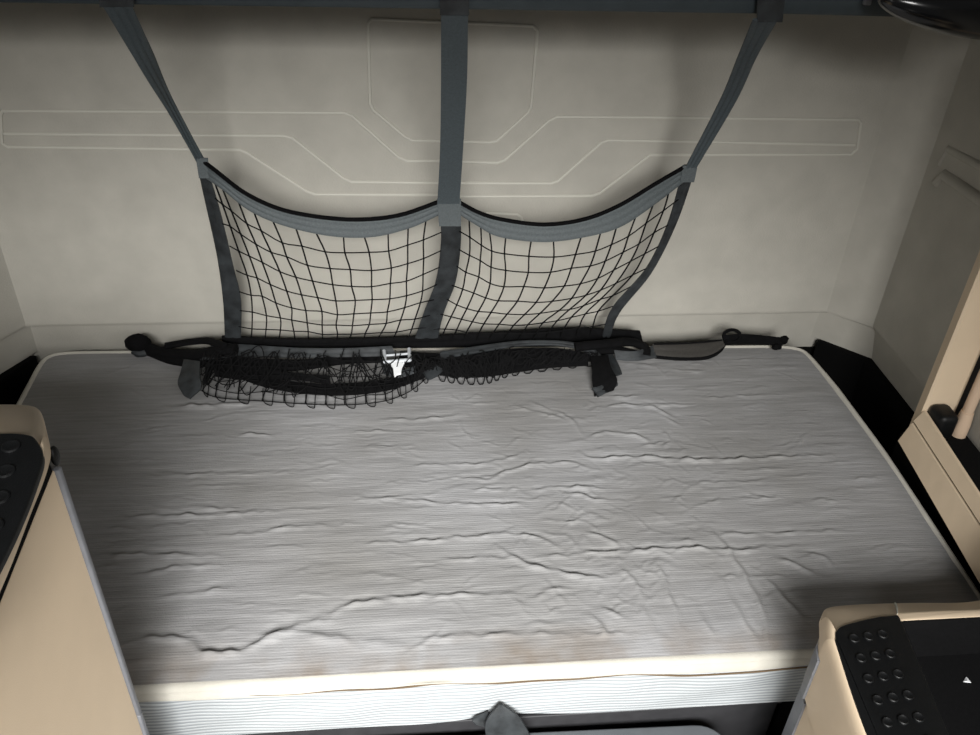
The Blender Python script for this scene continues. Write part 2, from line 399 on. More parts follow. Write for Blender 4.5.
# wrinkles: (points in photo pixels, height mm, width mm)
WR = [
 ([(470,403),(504,404)],2,5), ([(514,406),(543,414),(568,420)],3,6), ([(531,402),(551,411),(568,417),(583,434)],3,6),
 ([(595,408),(622,405),(651,407),(666,414),(678,420)],5,7), ([(588,437),(602,433),(617,433),(639,437)],3,6),
 ([(605,431),(628,434),(645,439),(656,445),(678,442)],4,7), ([(578,452),(592,458),(641,457),(700,460),(780,457),(832,455)],6,6),
 ([(470,479),(494,478),(507,471),(531,464),(568,462),(592,466)],4,6), ([(526,490),(560,487),(592,488),(617,489)],4,6),
 ([(563,497),(580,494),(597,500),(622,500)],4,6), ([(470,490),(520,489)],3,5), ([(470,505),(526,504)],3,5), ([(543,519),(568,522),(583,517)],3,5),
 ([(470,535),(499,534),(526,535),(545,541),(563,549)],4,6), ([(543,533),(568,537),(578,551)],3,6), ([(585,531),(602,537),(622,549)],4,6),
 ([(524,557),(563,556),(592,553),(641,551),(700,549),(735,551),(769,548),(813,546)],5,6),
 ([(497,545),(514,558),(538,567),(565,573),(592,578),(619,575)],6,7), ([(439,560),(480,558),(515,558)],3,6),
 ([(337,497),(405,499),(456,504),(524,504)],3,6), ([(357,543),(422,541),(456,538),(497,536)],4,6),
 ([(320,618),(354,604),(388,599),(456,595),(524,594)],5,8), ([(530,600),(548,591),(567,589)],3,7), ([(602,608),(622,617)],4,7),
 ([(592,615),(604,632),(597,636)],4,8), ([(622,568),(634,582),(648,605)],3,7), ([(420,640),(450,636),(520,634),(600,633)],3,8),
 ([(691,531),(752,534),(803,532),(854,531)],3,6), ([(776,558),(800,567),(823,577)],6,8), ([(795,552),(822,556),(833,567)],3,7),
 ([(800,560),(815,553),(818,560)],3,6),
 ([(708,529),(728,550),(749,584),(762,611),(769,645)],4,7), ([(718,577),(738,611),(759,645)],4,7), ([(765,577),(786,600),(806,624)],3,8),
 ([(657,560),(670,597),(681,628)],3,7), ([(690,600),(705,622),(712,640)],3,8), ([(640,600),(652,628),(668,640)],3,8),
 ([(813,500),(834,500)],3,6), ([(718,498),(786,497)],2,5), ([(684,512),(721,497)],2,5), ([(701,398),(735,396),(776,394)],3,7),
 ([(650,412),(681,425)],3,7), ([(660,430),(668,440),(640,446)],4,6),
 ([(116,517),(153,516),(204,515),(272,512)],5,7), ([(190,507),(248,510)],3,6), ([(105,527),(136,529)],3,6),
 ([(95,556),(136,555),(218,556)],5,7), ([(136,575),(177,567),(218,565)],4,7), ([(163,597),(235,587)],3,7), ([(100,567),(125,566)],3,6),
 ([(218,536),(252,534),(292,527),(330,526)],3,7),
 ([(119,645),(153,638),(184,640),(204,652),(231,653),(258,643),(289,628),(330,619)],7,9), ([(122,663),(145,660)],5,9),
 ([(240,640),(300,632),(345,640),(420,645)],3,12),
 ([(165,407),(204,406),(258,402)],7,8), ([(146,429),(173,427)],3,5), ([(235,434),(279,435)],4,6), ([(150,476),(190,475),(248,473)],3,6),
 ([(381,419),(422,419),(466,415)],4,7), ([(355,431),(405,431)],3,5), ([(370,446),(415,446)],3,5), ([(405,465),(483,463),(524,453)],3,6), ([(442,478),(490,476),(511,467)],3,6),
 ([(595,396),(615,397),(640,396)],4,6), ([(640,404),(690,405)],3,5), ([(672,370),(705,371)],4,8), ([(620,362),(660,366)],3,9),
 ([(730,470),(790,468)],2,6), ([(700,482),(780,480)],2,6), ([(840,480),(880,478)],2,6),
]
GZ = np.zeros_like(GX)
def add_wrinkle(pts, hgt, wid):
    P = spline(pts, max(8, 6*len(pts))); n = len(P)
    x0, x1 = P[:, 0].min()-4*wid, P[:, 0].max()+4*wid; y0, y1 = P[:, 1].min()-4*wid, P[:, 1].max()+4*wid
    msk = np.where((GX > x0) & (GX < x1) & (GY > y0) & (GY < y1))
    gx, gy = GX[msk], GY[msk]
    p1, p2, p3 = rng.uniform(0, 6.3, 3)
    gy = gy+.0016*np.sin(gx*95+p1)+.0011*np.sin(gx*210+gy*60+p2); gx = gx+.0018*np.sin(GY[msk]*110+p3)
    if len(gx) == 0: return
    best = np.full(gx.shape, 9.0); tt = np.zeros(gx.shape); sg = np.zeros(gx.shape)
    for i in range(n-1):
        a, c = P[i], P[i+1]; d = c-a; L2 = d@d+1e-12
        t = np.clip(((gx-a[0])*d[0]+(gy-a[1])*d[1])/L2, 0, 1)
        qx, qy = gx-a[0]-t*d[0], gy-a[1]-t*d[1]; ds = np.hypot(qx, qy)
        k = ds < best; best[k] = ds[k]; tt[k] = (i+t[k])/(n-1); sg[k] = np.sign(qy[k])
    env = np.sin(pi*np.clip(tt, 0.03, .97))**.6*(.72+.28*np.sin(gx*70+p2)+.2*np.sin(gx*160+gy*90+p1))
    # ridge, steeper towards the back, with a shallow trough behind it
    w = np.where(sg > 0, wid*.75, wid*1.25)
    h = hgt*env*(np.exp(-(best/w)**2) - .35*np.exp(-((best-2.2*wid)/(1.2*wid))**2)*(sg > 0))
    GZ[msk] += h
for pts, hm, wm in WR:
    add_wrinkle([tuple(onZ(x, y, 0)[:2]) for x, y in pts], hm*.001*1.0, wm*.001*.70)
for i in range(520):
    x = rng.uniform(-.78, .93); y = rng.uniform(.92, 1.73)
    L = rng.uniform(.02, .14); a = rng.normal(0, .06) if rng.random() < .8 else rng.normal(0, .6)
    if .1 < x < .75 and rng.random() < .35: a = rng.normal(-.7, .5); L *= .6
    pts = [(x+L*t*cos(a), y+L*t*sin(a)+rng.normal(0, .0025)) for t in (-.5, -.2, .2, .5)]
    add_wrinkle(pts, rng.uniform(.3, 1.5)*.001, rng.uniform(2.2, 4.5)*.001)
# crumpled patch right of the middle
for i in range(260):
    cx_, cy_ = onZ(rng.normal(620, 62), rng.normal(530, 75), 0)[:2]
    if not (-.7 < cx_ < .9 and .93 < cy_ < 1.72): continue
    L = rng.uniform(.015, .06); a = rng.choice([rng.normal(0, .3), rng.normal(-.8, .3), rng.normal(.6, .3)])
    add_wrinkle([(cx_+L*t*cos(a), cy_+L*t*sin(a)+rng.normal(0, .003)) for t in (-.5, -.2, .2, .5)], rng.uniform(.4, 1.6)*.001, rng.uniform(2.4, 4.5)*.001)
# broad undulation
for k in range(26):
    fx, fy = rng.normal(0, 9), rng.normal(0, 14); GZ += rng.uniform(.1, .35)*.001*np.sin(fx*GX+fy*GY+rng.uniform(0, 6.3))
for k in range(30):
    fx, fy = rng.normal(0, 18), rng.normal(0, 90); GZ += .00010*np.sin(fx*GX+fy*GY+rng.uniform(0, 6.3))
# soft fall-off at the border
dl = np.minimum(np.minimum(GX-xl, xr-GX), np.minimum(GY-(.872+INS), BY-GY))
GZ -= .012*np.exp(-np.clip(dl, 0, 1)/.018)
GZ *= np.clip(.25+dl/.05, .25, 1)**.5
GZ -= .0
V = np.stack([GX, GY, GZ+ZM-.001], -1).reshape(-1, 3)
idx = np.arange(NU*NV).reshape(NV, NU)
Fq = np.stack([idx[:-1, :-1], idx[:-1, 1:], idx[1:, 1:], idx[1:, :-1]], -1).reshape(-1, 4)
me = bpy.data.meshes.new('top_cover'); me.from_pydata(V.tolist(), [], Fq.tolist()); me.update()
me.polygons.foreach_set('use_smooth', [True]*len(me.polygons)); me.materials.append(M['ticking'])
top = bpy.data.objects.new('top_cover', me); C.objects.link(top); top.parent = mt; top.matrix_parent_inverse = mt.matrix_world.inverted()
top['label'] = 'grey ribbed top fabric, wrinkled and soiled'
# cream tape round the border, then the striped side panel
n = len(LOOP); T = np.roll(LOOP, -1, 0)-np.roll(LOOP, 1, 0); T /= np.linalg.norm(T, axis=1)[:, None]; NRM = np.stack([T[:, 1], -T[:, 0]], -1)
def skirt(prof_fn, name, m, label):
    V = []; Fc = []; rows = None
    for i in range(n):
        pr = prof_fn(LOOP[i][0], LOOP[i][1], NRM[i]); rows = len(pr)
        for off, z in pr: V.append((*(LOOP[i]+NRM[i]*off), ZM+z))
    for i in range(n):
        i2 = (i+1) % n
        for j in range(rows-1): Fc.append((i*rows+j, i2*rows+j, i2*rows+j+1, i*rows+j+1))
    return MB().add(V, Fc).build(name, m, mt, label=label)
def wav(x, y, nr): 
    return (.0035*sin(7.3*x+1.0)+.0025*sin(17*x+2)+.0012*sin(41*x)) if nr[1] < -.7 else 0.0
def tape_prof(x, y, nr):
    if nr[1] < -.7:
        w = wav(x, y, nr)
        return [(-INS-.012, -.014), (-INS-.004, -.0115), (-.003, -.0125), (.001, -.0155), (.003, -.0185), (-.0015, -.0205), (.0035, -.0228), (.0062, -.0255+w*.4), (.0085, -.0285+w), (.0085, -.0315+w), (.0055, -.0340+w), (-.001, -.0340+w), (-.009, -.033+w)]
    return [(-INS-.012, -.016), (-INS-.004, -.0125), (-.006, -.006), (-.001, -.0035), (.004, -.006), (.005, -.012), (.0015, -.018), (.003, -.022), (.003, -.026), (.003, -.03), (0, -.033), (-.006, -.033), (-.010, -.033)]
skirt(tape_prof, 'edge_tape', M['tape'], 'cream edge tape')
def notch(x): return .026*math.exp(-abs(x-.136)/.030)+.006*math.exp(-((x-.20)/.06)**2)-.004*math.exp(-((x-.0)/.08)**2)
def side_prof(x, y, nr):
    fr = nr[1] < -.7; bz = -.156+(notch(x)-.004*max(0, -x)*2 if fr else 0)
    out = []
    for t in np.linspace(0, 1, 14):
        z = lerp(-.031, bz, t)
        bul = .003*sin(pi*t)+(.0018*sin(13*x+4*t)+.0012*sin(31*x+9*t) if fr else 0)*sin(pi*t)
        out.append(((-.007 if fr else -.003)+bul, z))
    out += [(-.012, bz-.0003), (-.04, bz)]
    return out
skirt(side_prof, 'side_panel', M['side'], 'white striped side panel')
b = MB()
b.add([(*(p+nr*(-.003)), ZM-.033) for p, nr in zip(LOOP, NRM)], [])
xs_ = np.linspace(-.26, .70, 160)
MB().tube([(x, .872-.0088+.0022*sin(5*x+.6)+.0015*sin(23*x), ZM-.0352+.010*max(0, (.0-x)/.26)+wav(x, 0, (0, -1))*1.0+.0008*sin(37*x)) for x in xs_], [.0019*min(1, .1+i/45) for i in range(160)], 6).build('seam_cord', M['seam'], mt, label='brown soiled seam cord')
# folded pull strap under the front
st = empty('pull_strap', (.135, .86, ZM-.16), 'black folded pull strap poking out from under the middle of the mattress front', 'strap')
A = [onY(x, y, d) for x, y, d in ((499, 704, .868), (486, 721, .858), (486, 735, .855), (488, 741, .856))]
Bq = [onY(x, y, d) for x, y, d in ((502, 704, .868), (519, 717, .858), (530, 735, .855), (532, 741, .856))]
MB().strip(spline(A, 14), spline(Bq, 14), .005, 2, .0008).build('strap_webbing', M['web_dark'], st)
A = [onY(x, y, d) for x, y, d in ((488, 712, .872), (473, 719, .868), (476, 725, .862))]
Bq = [onY(x, y, d) for x, y, d in ((490, 716, .872), (484, 722, .868), (484, 727, .862))]
MB().strip(spline(A, 12), spline(Bq, 12), .004).build('folded_end', M['web_dark'], st)

# ------------------------------------------------------------------ upper bunk
ub = empty('upper_bunk', (.1, 1.6, ZM+.92), 'blue grey upper bunk rail across the top of the photo, carrying the net straps', 'bunk')
prof = [(1.400, .878), (1.394, .884), (1.392, .90), (1.392, .99), (1.41, 1.005), (1.46, 1.0), (1.47, .92), (1.445, .882), (1.42, .876)]
V = []; Fc = []; xs = np.linspace(-.93, 1.10, 50); k = len(prof)
for x in xs:
    for y, z in prof: V.append((x, y, ZM+z-.004*(max(0, x-.6)/.4)))
for i in range(len(xs)-1):
    for j in range(k): Fc.append((i*k+j, i*k+(j+1) % k, (i+1)*k+(j+1) % k, (i+1)*k+j))
Fc.append(tuple(range(k))); Fc.append(tuple((len(xs)-1)*k+j for j in range(k)))
MB().add(V, Fc).build('front_rail', M['rail'], ub)
MB().rbox(-.93, 1.10, 1.465, YW-.004, ZM+.905, ZM+.99, .006).build('bed_board', M['dark_plastic'], ub)
# glossy hinge cover at the right end of the rail
c = onY(968, 13, 1.33)
rot = Matrix.Rotation(radians(8), 3, 'Y')
MB().blob(c, .150, .045, .034, 40, 24, rot).build('hinge_cover', M['gloss'], ub, label='glossy black hinge cover')
p = onY(868, 2, 1.385)
MB().rbox(p[0]-.006, p[0]+.006, 1.384, 1.392, p[2]-.005, p[2]+.05, .002).build('seam_strip', M['grey_trim'], ub)

# ------------------------------------------------------------------ hanging storage net
net = empty('storage_net', (.1, 1.7, ZM+.03), 'black two pocket storage net hung on three grey straps in front of the back wall', 'net')
YT, YB, YR = 1.62, 1.765, 1.384
def pxcurve(pts, ya, yb, n=40, bow=0.0):
    P = spline(pts, n); return [onY(x, y, lerp(ya, yb, t)-bow*sin(pi*t)) for (x, y), t in zip(P, np.linspace(0, 1, n))]
def strap(name, A, Bp, ya, yb, m, ribs=3, th=.0025, n=30):
    return MB().strip(pxcurve(A, ya, yb, n), pxcurve(Bp, ya, yb, n), th, ribs, .0022).build(name, m, net)
strap('strap', [(103, 6), (143, 73), (170, 115), (197, 163)], [(132, 6), (152, 50), (171, 96), (205, 160)], YR-.004, YT, M['web_strap'])
strap('strap', [(441, 13), (441, 80), (440, 150), (437, 208)], [(468, 13), (467, 80), (463, 150), (459, 208)], YR-.004, YT, M['web_strap'], 0)
strap('strap', [(753, 19), (738, 56), (720, 100), (683, 172)], [(778, 19), (757, 56), (736, 101), (695, 170)], YR-.004, YT, M['web_strap'])
# dark loops where the straps go over the rail
for xa, xb in ((94, 134), (440, 469), (757, 788)):
    A = [onY(xa, -30, YR-.004), onY(xa+(6 if xa < 300 else 0), 7 if xa < 300 else 15 if xa < 600 else 22, YR-.004)]; Bp = [onY(xb, -30, YR-.004), onY(xb-(6 if xb > 600 else 0), 7 if xa < 300 else 15 if xa < 600 else 22, YR-.004)]
    MB().strip(A, Bp, .004).build('strap_anchor', M['web_dark'], net)
# top hems
LT_u = [(203, 161), (216, 171), (245, 193), (280, 209), (320, 217), (360, 219.5), (400, 215), (441, 201)]
LT_l = [(206, 178), (222, 189), (250, 211), (285, 226), (330, 236), (372, 237), (410, 228), (441, 214)]
RT_u = [(459, 202), (480, 213), (505, 220), (545, 224.5), (585, 219), (620, 205), (655, 184), (686, 166)]
RT_l = [(459, 214), (478, 226), (500, 237), (545, 242), (590, 236), (622, 226), (655, 204), (686, 180)]
for up_, lo_, d in ((LT_u, LT_l, 0), (RT_u, RT_l, 0)):
    h = MB().strip(pxcurve(up_, YT, YT, 48, .035), pxcurve(lo_, YT, YT, 48, .042), .003, 3, .0014).build('top_hem', M['web'], net)
    MB().tube(pxcurve(up_, YT-.002, YT-.002, 48, .035), .0042, 8).build('hem_piping', M['web_black'], h)
# side bands
def band(name, A, Bp, m, ya=YT, yb=YB, ribs=2): return MB().strip(pxcurve(A, ya, yb, 34), pxcurve(Bp, ya, yb, 34), .003, ribs, .001).build(name, m, net)
band('side_band', [(197, 163), (205, 200), (217, 255), (223, 300), (225, 340)], [(206, 163), (221, 215), (233, 265), (241, 300), (241, 340)], M['web_dark'])
band('centre_band', [(439, 207), (441, 240), (436, 280), (424, 312), (414, 341)], [(460, 207), (461, 240), (456, 280), (444, 312), (437, 341)], M['web_dark'])
band('side_band', [(682, 172), (668, 222), (646, 268), (612, 308), (601, 340)], [(695, 170), (677, 222), (652, 272), (620, 312), (609, 340)], M['web_dark'])
# stitched joins at the corners
for poly in ([(196, 158), (208, 158), (209, 178), (199, 178)], [(437, 199), (461, 199), (461, 226), (439, 226)], [(683, 165), (697, 168), (694, 182), (680, 182)]):
    P = [onY(x, y, YT-.006) for x, y in poly]
    MB().strip([P[0], P[3]], [P[1], P[2]], .003).build('stitched_join', M['web'], net)
for tri in ([(207, 168), (222, 184), (209, 181)], [(672, 177), (684, 170), (681, 186)]):
    P = [onY(x, y, YT-.003) for x, y in tri]; Q = [p+np.array([0, .003, 0]) for p in P]
    MB().add(P+Q, [(0, 1, 2), (3, 5, 4), (0, 3, 4, 1), (1, 4, 5, 2), (2, 5, 3, 0)]).build('corner_patch', M['web_black'], net, smooth=False)
# the mesh pockets
def pocket(Tp, Bp, Lp, Rp, nu, nv, jit):
    nn = 60
    def cv(p, ya, yb, bow=0): return np.array(pxcurve(p, ya, yb, nn, bow))
    T_, B_ = cv(Tp, YT, YT, .040), cv(Bp, YB, YB, .0)
    L_, R_ = cv(Lp, YT, YB), cv(Rp, YT, YB)
    def at(c, t): 
        t = min(max(t, 0), 1)*(nn-1); i = min(int(t), nn-2); return lerp(c[i], c[i+1], t-i)
    def S(u, v):
        p = lerp(at(T_, u), at(B_, u), v)+lerp(at(L_, v), at(R_, v), u)
        p = p-(lerp(lerp(T_[0], T_[-1], u), lerp(B_[0], B_[-1], u), v))
        p = p+np.array([0, -.022*sin(pi*v)*sin(pi*u), 0]); return p
    b = MB(); J = rng.normal(0, jit, (nu+1, nv+1, 2))
    K = {}
    for i in range(nu+1):
        for j in range(nv+1):
            du = 0 if i in (0, nu) else J[i, j, 0]/nu; dv = 0 if j in (0, nv) else J[i, j, 1]/nv
            K[i, j] = S(i/nu+du, j/nv+dv)
    for i in range(1, nu):
        pts = spline([K[i, j] for j in range(nv+1)], nv*3+1); b.tube(pts, .0017, 6)
    for j in range(1, nv):
        pts = spline([K[i, j] for i in range(nu+1)], nu*3+1); b.tube(pts, .0013, 6)
    for i in range(1, nu):
        for j in range(1, nv): b.blob(K[i, j], .0025, .0022, .0025, 6, 4)
    return b
pocket([(209, 178), (222, 189), (250, 211), (285, 226), (330, 236), (372, 237), (410, 228), (441, 212)], [(236, 342), (300, 342), (360, 342), (425, 341)],
       [(209, 178), (222, 222), (236, 270), (240, 310), (236, 342)], [(441, 212), (441, 250), (437, 285), (430, 315), (422, 341)], 13, 8, .05).build('net_pocket', M['cord'], net)
pocket([(459, 212), (478, 226), (500, 237), (545, 242), (590, 236), (622, 226), (655, 204), (685, 180)], [(428, 341), (480, 341), (540, 341), (604, 341)],
       [(459, 212), (459, 250), (452, 285), (440, 315), (428, 341)], [(685, 180), (670, 222), (647, 268), (612, 308), (604, 341)], 13, 8, .05).build('net_pocket', M['cord'], net)
# bottom band of the hanging net
A = pxcurve([(222, 336), (300, 339), (400, 337), (500, 332), (570, 328), (640, 331)], YB, YB, 50)
Bp = pxcurve([(222, 346), (300, 347), (400, 347), (500, 346), (570, 345), (643, 343)], YB-.004, YB-.004, 50)
for p in Bp: p[2] = max(p[2], ZM+.012)
MB().strip(A, Bp, .008, 2, .002).build('bottom_band', M['web_black'], net)

# ------------------------------------------------------------------ crumpled restraint net lying on the mattress
cn = empty('crumpled_net', (0, 1.65, ZM), 'crumpled black safety net with webbing heaped along the back of the mattress', 'net')
def lie(pts, zs, n=40):
    """photo points laid at heights zs (single or list) above the mattress, smoothed"""
    if not hasattr(zs, '__len__'): zs = [zs]*len(pts)
    return spline([onZ(x, y, z) for (x, y), z in zip(pts, zs)], n)
def lstrip(name, A, Bp, za, zb, m, th=.003, ribs=2, parent=cn, n=40, label=None):
    return MB().strip(lie(A, za, n), lie(Bp, zb, n), th, ribs, .001).build(name, m, parent, label=label)
# grey webbing fold, left half
lstrip('webbing_fold', [(214, 343), (250, 345), (300, 348), (350, 348), (392, 346)], [(200, 360), (245, 357), (300, 358), (350, 357), (396, 356)], .050, .034, M['web_dark'])
lstrip('webbing_fold', [(205, 352), (250, 358), (300, 360), (345, 355), (385, 352)], [(215, 372), (255, 371), (300, 370), (345, 364), (385, 362)], .034, .022, M['web_black'], .006)
lstrip('webbing_fold', [(222, 366), (262, 377), (300, 383), (345, 384), (390, 378), (432, 358)], [(228, 374), (262, 386), (300, 393), (345, 395), (392, 389), (438, 372)], [.02, .018, .016, .016, .018, .03], [.012, .01, .008, .008, .010, .018], M['web_black'], .005)
lstrip('webbing_fold', [(210, 360), (240, 364), (290, 372), (330, 376)], [(215, 376), (240, 379), (290, 380), (330, 384)], .03, .018, M['web_black'], .005)
# right half: arched grey strip and black body under it
lstrip('webbing_fold', [(440, 352), (480, 346), (520, 341), (560, 341), (590, 347), (606, 360)], [(440, 359), (482, 352), (522, 346), (560, 346), (585, 352), (598, 362)], [.04, .045, .05, .05, .045, .03], [.036, .04, .045, .044, .038, .026], M['web_dark'])
lstrip('webbing_fold', [(400, 352), (450, 354), (500, 350), (550, 348), (596, 354)], [(400, 366), (450, 368), (500, 362), (550, 357), (592, 362)], .034, .018, M['web_black'], .008)
lstrip('webbing_fold', [(425, 362), (460, 366), (500, 362), (545, 358), (588, 360)], [(430, 374), (462, 377), (490, 376), (545, 368), (588, 366)], .020, .008, M['web_black'], .006)
# left arm with its padded knob and grey strap end
b = MB(); P = lie([(136, 343), (160, 352), (190, 355), (215, 352), (236, 349)], [.016, .016, .026, .044, .056], 30)
b.tube(P, [lerp(.015, .016, i/29) for i in range(30)], 10, flat=.8)
P = lie([(150, 351), (175, 360), (205, 362), (240, 360)], [.012, .012, .02, .024], 24); b.tube(P, .014, 10, flat=.8)
P = lie([(165, 346), (190, 342), (208, 341), (224, 346)], [.03, .036, .050, .066], 24); b.tube(P, .010, 10, flat=.7)
b.build('rolled_end', M['web_black'], cn)
k = onZ(138, 343, .028); MB().blob(k, .030, .022, .022, 18, 12, jitter=.12).build('end_knob', M['web_black'], cn)
k = onZ(141, 352, .010); MB().blob(k, .022, .015, .011, 14, 10, jitter=.2).build('end_knob', M['web_dark'], cn)
lstrip('strap_end', [(184, 360), (181, 372), (178, 384), (184, 396)], [(200, 362), (200, 376), (201, 388), (190, 399)], [.030, .026, .02, .008], [.032, .034, .022, .006], M['web_dark'], .004)
lstrip('strap_end', [(200, 358), (206, 368), (204, 380)], [(214, 360), (212, 372), (205, 384)], .03, .02, M['web_black'], .006)
# right strap end
lstrip('strap_end', [(590, 358), (592, 370), (592, 380), (595, 396)], [(608, 356), (611, 368), (617, 380), (614, 390)], [.034, .03, .022, .006], [.036, .034, .026, .008], M['web_black'], .007)
lstrip('strap_end', [(592, 388), (600, 386), (616, 378)], [(598, 397), (606, 393), (617, 386)], .018, .006, M['web_dark'], .006)
lstrip('strap_end', [(598, 350), (606, 362), (616, 376)], [(610, 350), (618, 364), (622, 374)], .014, .010, M['web_dark'], .003)
# right bundle
b = MB(); P = lie([(575, 347), (605, 344), (630, 342), (645, 348), (646, 356)], [.050, .054, .046, .030, .018], 30); b.tube(P, .013, 10, flat=.8)
P = lie([(590, 352), (615, 350), (636, 354)], [.03, .028, .018], 20); b.tube(P, .012, 10, flat=.8); b.build('rolled_end', M['web_black'], cn)
lstrip('webbing_fold', [(614, 350), (634, 351), (652, 346)], [(616, 360), (636, 361), (656, 358)], [.034, .034, .03], [.014, .014, .012], M['web_dark'], .004)
# netting: heaped grid with loops hanging out at the front
b = MB()
top_c = [(205, 350), (250, 349), (300, 350), (350, 350), (400, 352), (436, 360)]
low_c = [(192, 384), (215, 397), (262, 401), (305, 404), (345, 405), (385, 401), (412, 390), (432, 373)]
Tc = spline(top_c, 15); Lc = spline(low_c, 15)
def heap_z(t): return .006+.05*(1-t)**1.2
rows = 6; G = []
for i in range(15):
    G.append([onZ(*(lerp(Tc[i], Lc[i], j/rows)+rng.normal(0, 1.6, 2)*(j < rows)), heap_z(j/rows)+.004*rng.random()) for j in range(rows+1)])
for i in range(15): b.tube(spline(G[i], 24), .0013, 5)
for j in range(1, rows+1): b.tube(spline([G[i][j] for i in range(15)], 70), .0011, 5)
for i in range(0, 14):                       # loops along the free edge
    a, c = G[i][rows], G[i+1][rows]; m_ = lerp(a, c, .5)
    q = spline([a+np.array([0, .03, .012]), a+np.array([.004, -.004, .002]), lerp(a, c, .35)+np.array([.004, -.014, .0]), lerp(a, c, .5)+np.array([0, -.004, .004]), lerp(a, c, .55)+np.array([-.002, .03, .016])], 16)
    q[:, 2] = np.maximum(q[:, 2], ZM+.0045); b.tube(q, .0011, 5)
for k in range(70):                          # tangled strands inside the heap
    i = rng.uniform(0, 14); t0, t1 = rng.uniform(0, .85, 2); L = rng.uniform(.5, 2.5)
    def hp(i_, t): 
        i_ = min(max(i_, 0), 13.99); i0 = int(i_); a = lerp(Tc[i0], Tc[i0+1], i_-i0); c = lerp(Lc[i0], Lc[i0+1], i_-i0); return onZ(*lerp(a, c, t), heap_z(t)+.004+.006*rng.random())
    b.tube(spline([hp(i, t0), hp(i+L*.3, rng.uniform(0, .9)), hp(i+L*.7, rng.uniform(0, .9)), hp(i+L, t1)], 18), .0013, 5)
b.build('netting', M['cord'], cn)
b = MB()
Tc = spline([(425, 356), (460, 352), (500, 347), (550, 346), (598, 352)], 13); Lc = spline([(428, 374), (455, 378), (485, 378), (510, 371), (550, 366), (596, 362)], 13)
for k in range(110):
    i = rng.uniform(0, 12); L = rng.uniform(.4, 2.0)
    def hp2(i_, t):
        i_ = min(max(i_, 0), 11.99); i0 = int(i_); a = lerp(Tc[i0], Tc[i0+1], i_-i0); c = lerp(Lc[i0], Lc[i0+1], i_-i0); return onZ(*lerp(a, c, t), max(.006, .008+.04*(1-t))+.006*rng.random())
    b.tube(spline([hp2(i, rng.uniform(0, 1)), hp2(i+L*.3, rng.uniform(.1, 1.05)), hp2(i+L*.7, rng.uniform(.1, 1.05)), hp2(i+L, rng.uniform(0, 1))], 16), .0014, 5)
for i in np.arange(1, 12, .8):
    a = hp2(i, 1.12); c = hp2(i+.5, 1.12)
    q = spline([hp2(i-.2, .5), a, lerp(a, c, .5)+np.array([0, -.010, 0]), c, hp2(i+.8, .5)], 14); q[:, 2] = np.maximum(q[:, 2], ZM+.0045); b.tube(q, .0013, 5)
b.build('netting', M['cord'], cn)
# pale buckle with white tongue, and a dark clip
P = [onZ(x, y, .045) for x, y in ((384, 351), (409, 349), (410, 360), (385, 362))]
b = MB(); 
for a, c, r in ((0, 3, .0045), (1, 2, .0045), (3, 2, .0048)): b.tube([P[a], P[c]], r, 10)
b.tube([lerp(P[0], P[3], .42), lerp(P[1], P[2], .42)], .0028, 8)
bk = b.build('buckle', M['clip'], cn, label='pale grey ladder buckle')
pl = [(390, 361), (404, 361), (404.5, 364), (402, 367), (401, 373), (397, 374), (395, 376), (394, 375), (393, 367), (390.5, 364)]
P = [onZ(x, y, .046) for x, y in pl]; Q = [p-np.array([0, 0, .004]) for p in P]; kk = len(P)
MB().add(P+Q, [tuple(range(kk)), tuple(range(kk, 2*kk))[::-1]]+[(i, (i+1) % kk, kk+(i+1) % kk, kk+i) for i in range(kk)]).build('buckle_tongue', M['white'], bk, smooth=False, label='white buckle tongue')
lstrip('webbing_fold', [(380, 362), (400, 370), (415, 366)], [(384, 374), (398, 378), (416, 373)], .036, .026, M['web_dark'], .003)
lstrip('clip', [(423, 372), (432, 368), (439, 365)], [(428, 380), (437, 376), (443, 371)], .026, .018, M['web_dark'], .007, 0, label='dark grey webbing clip')

# ------------------------------------------------------------------ flat strap with ring, right of the net
fs = empty('flat_strap', (.75, 1.75, ZM), 'flat brown black strap with a ring lying at the back right of the mattress', 'strap')
lstrip('belt', [(652, 344), (680, 344), (705, 343), (722, 340)], [(656, 356), (680, 358.5), (708, 357), (725, 346)], [.024, .022, .022, .026], [.006, .005, .006, .020], M['belt'], .003, 2, fs)
MB().tube(lie([(655, 357), (680, 359), (706, 358), (720, 351), (727, 340)], [.006, .005, .006, .012, .024], 30), .0042, 8).build('belt_edge', M['web_black'], fs)
MB().tube(lie([(654, 344), (690, 343), (722, 340)], [.026, .024, .028], 20), .0026, 8).build('belt_edge', M['web_black'], fs)
c0 = onZ(732, 336, .032); R_ = .021
MB().tube([c0+R_*(cos(a)*RT*.98+sin(a)*UP*.72) for a in np.linspace(0, 2*pi, 28, endpoint=False)], .0042, 8, True).build('ring', M['web_black'], fs)
lstrip('tail', [(722, 335), (745, 334), (768, 336), (787, 338)], [(724, 345), (745, 344), (765, 345), (782, 346)], [.036, .034, .03, .028], [.014, .012, .012, .012], M['web_black'], .004, 2, fs)
b = MB(); b.blob(onZ(784, 340, .024), .012, .009, .012, 10, 8, jitter=.3); b.blob(onZ(777, 347, .011), .013, .008, .008, 10, 8, jitter=.3)
b.build('tail_knot', M['web_black'], fs)

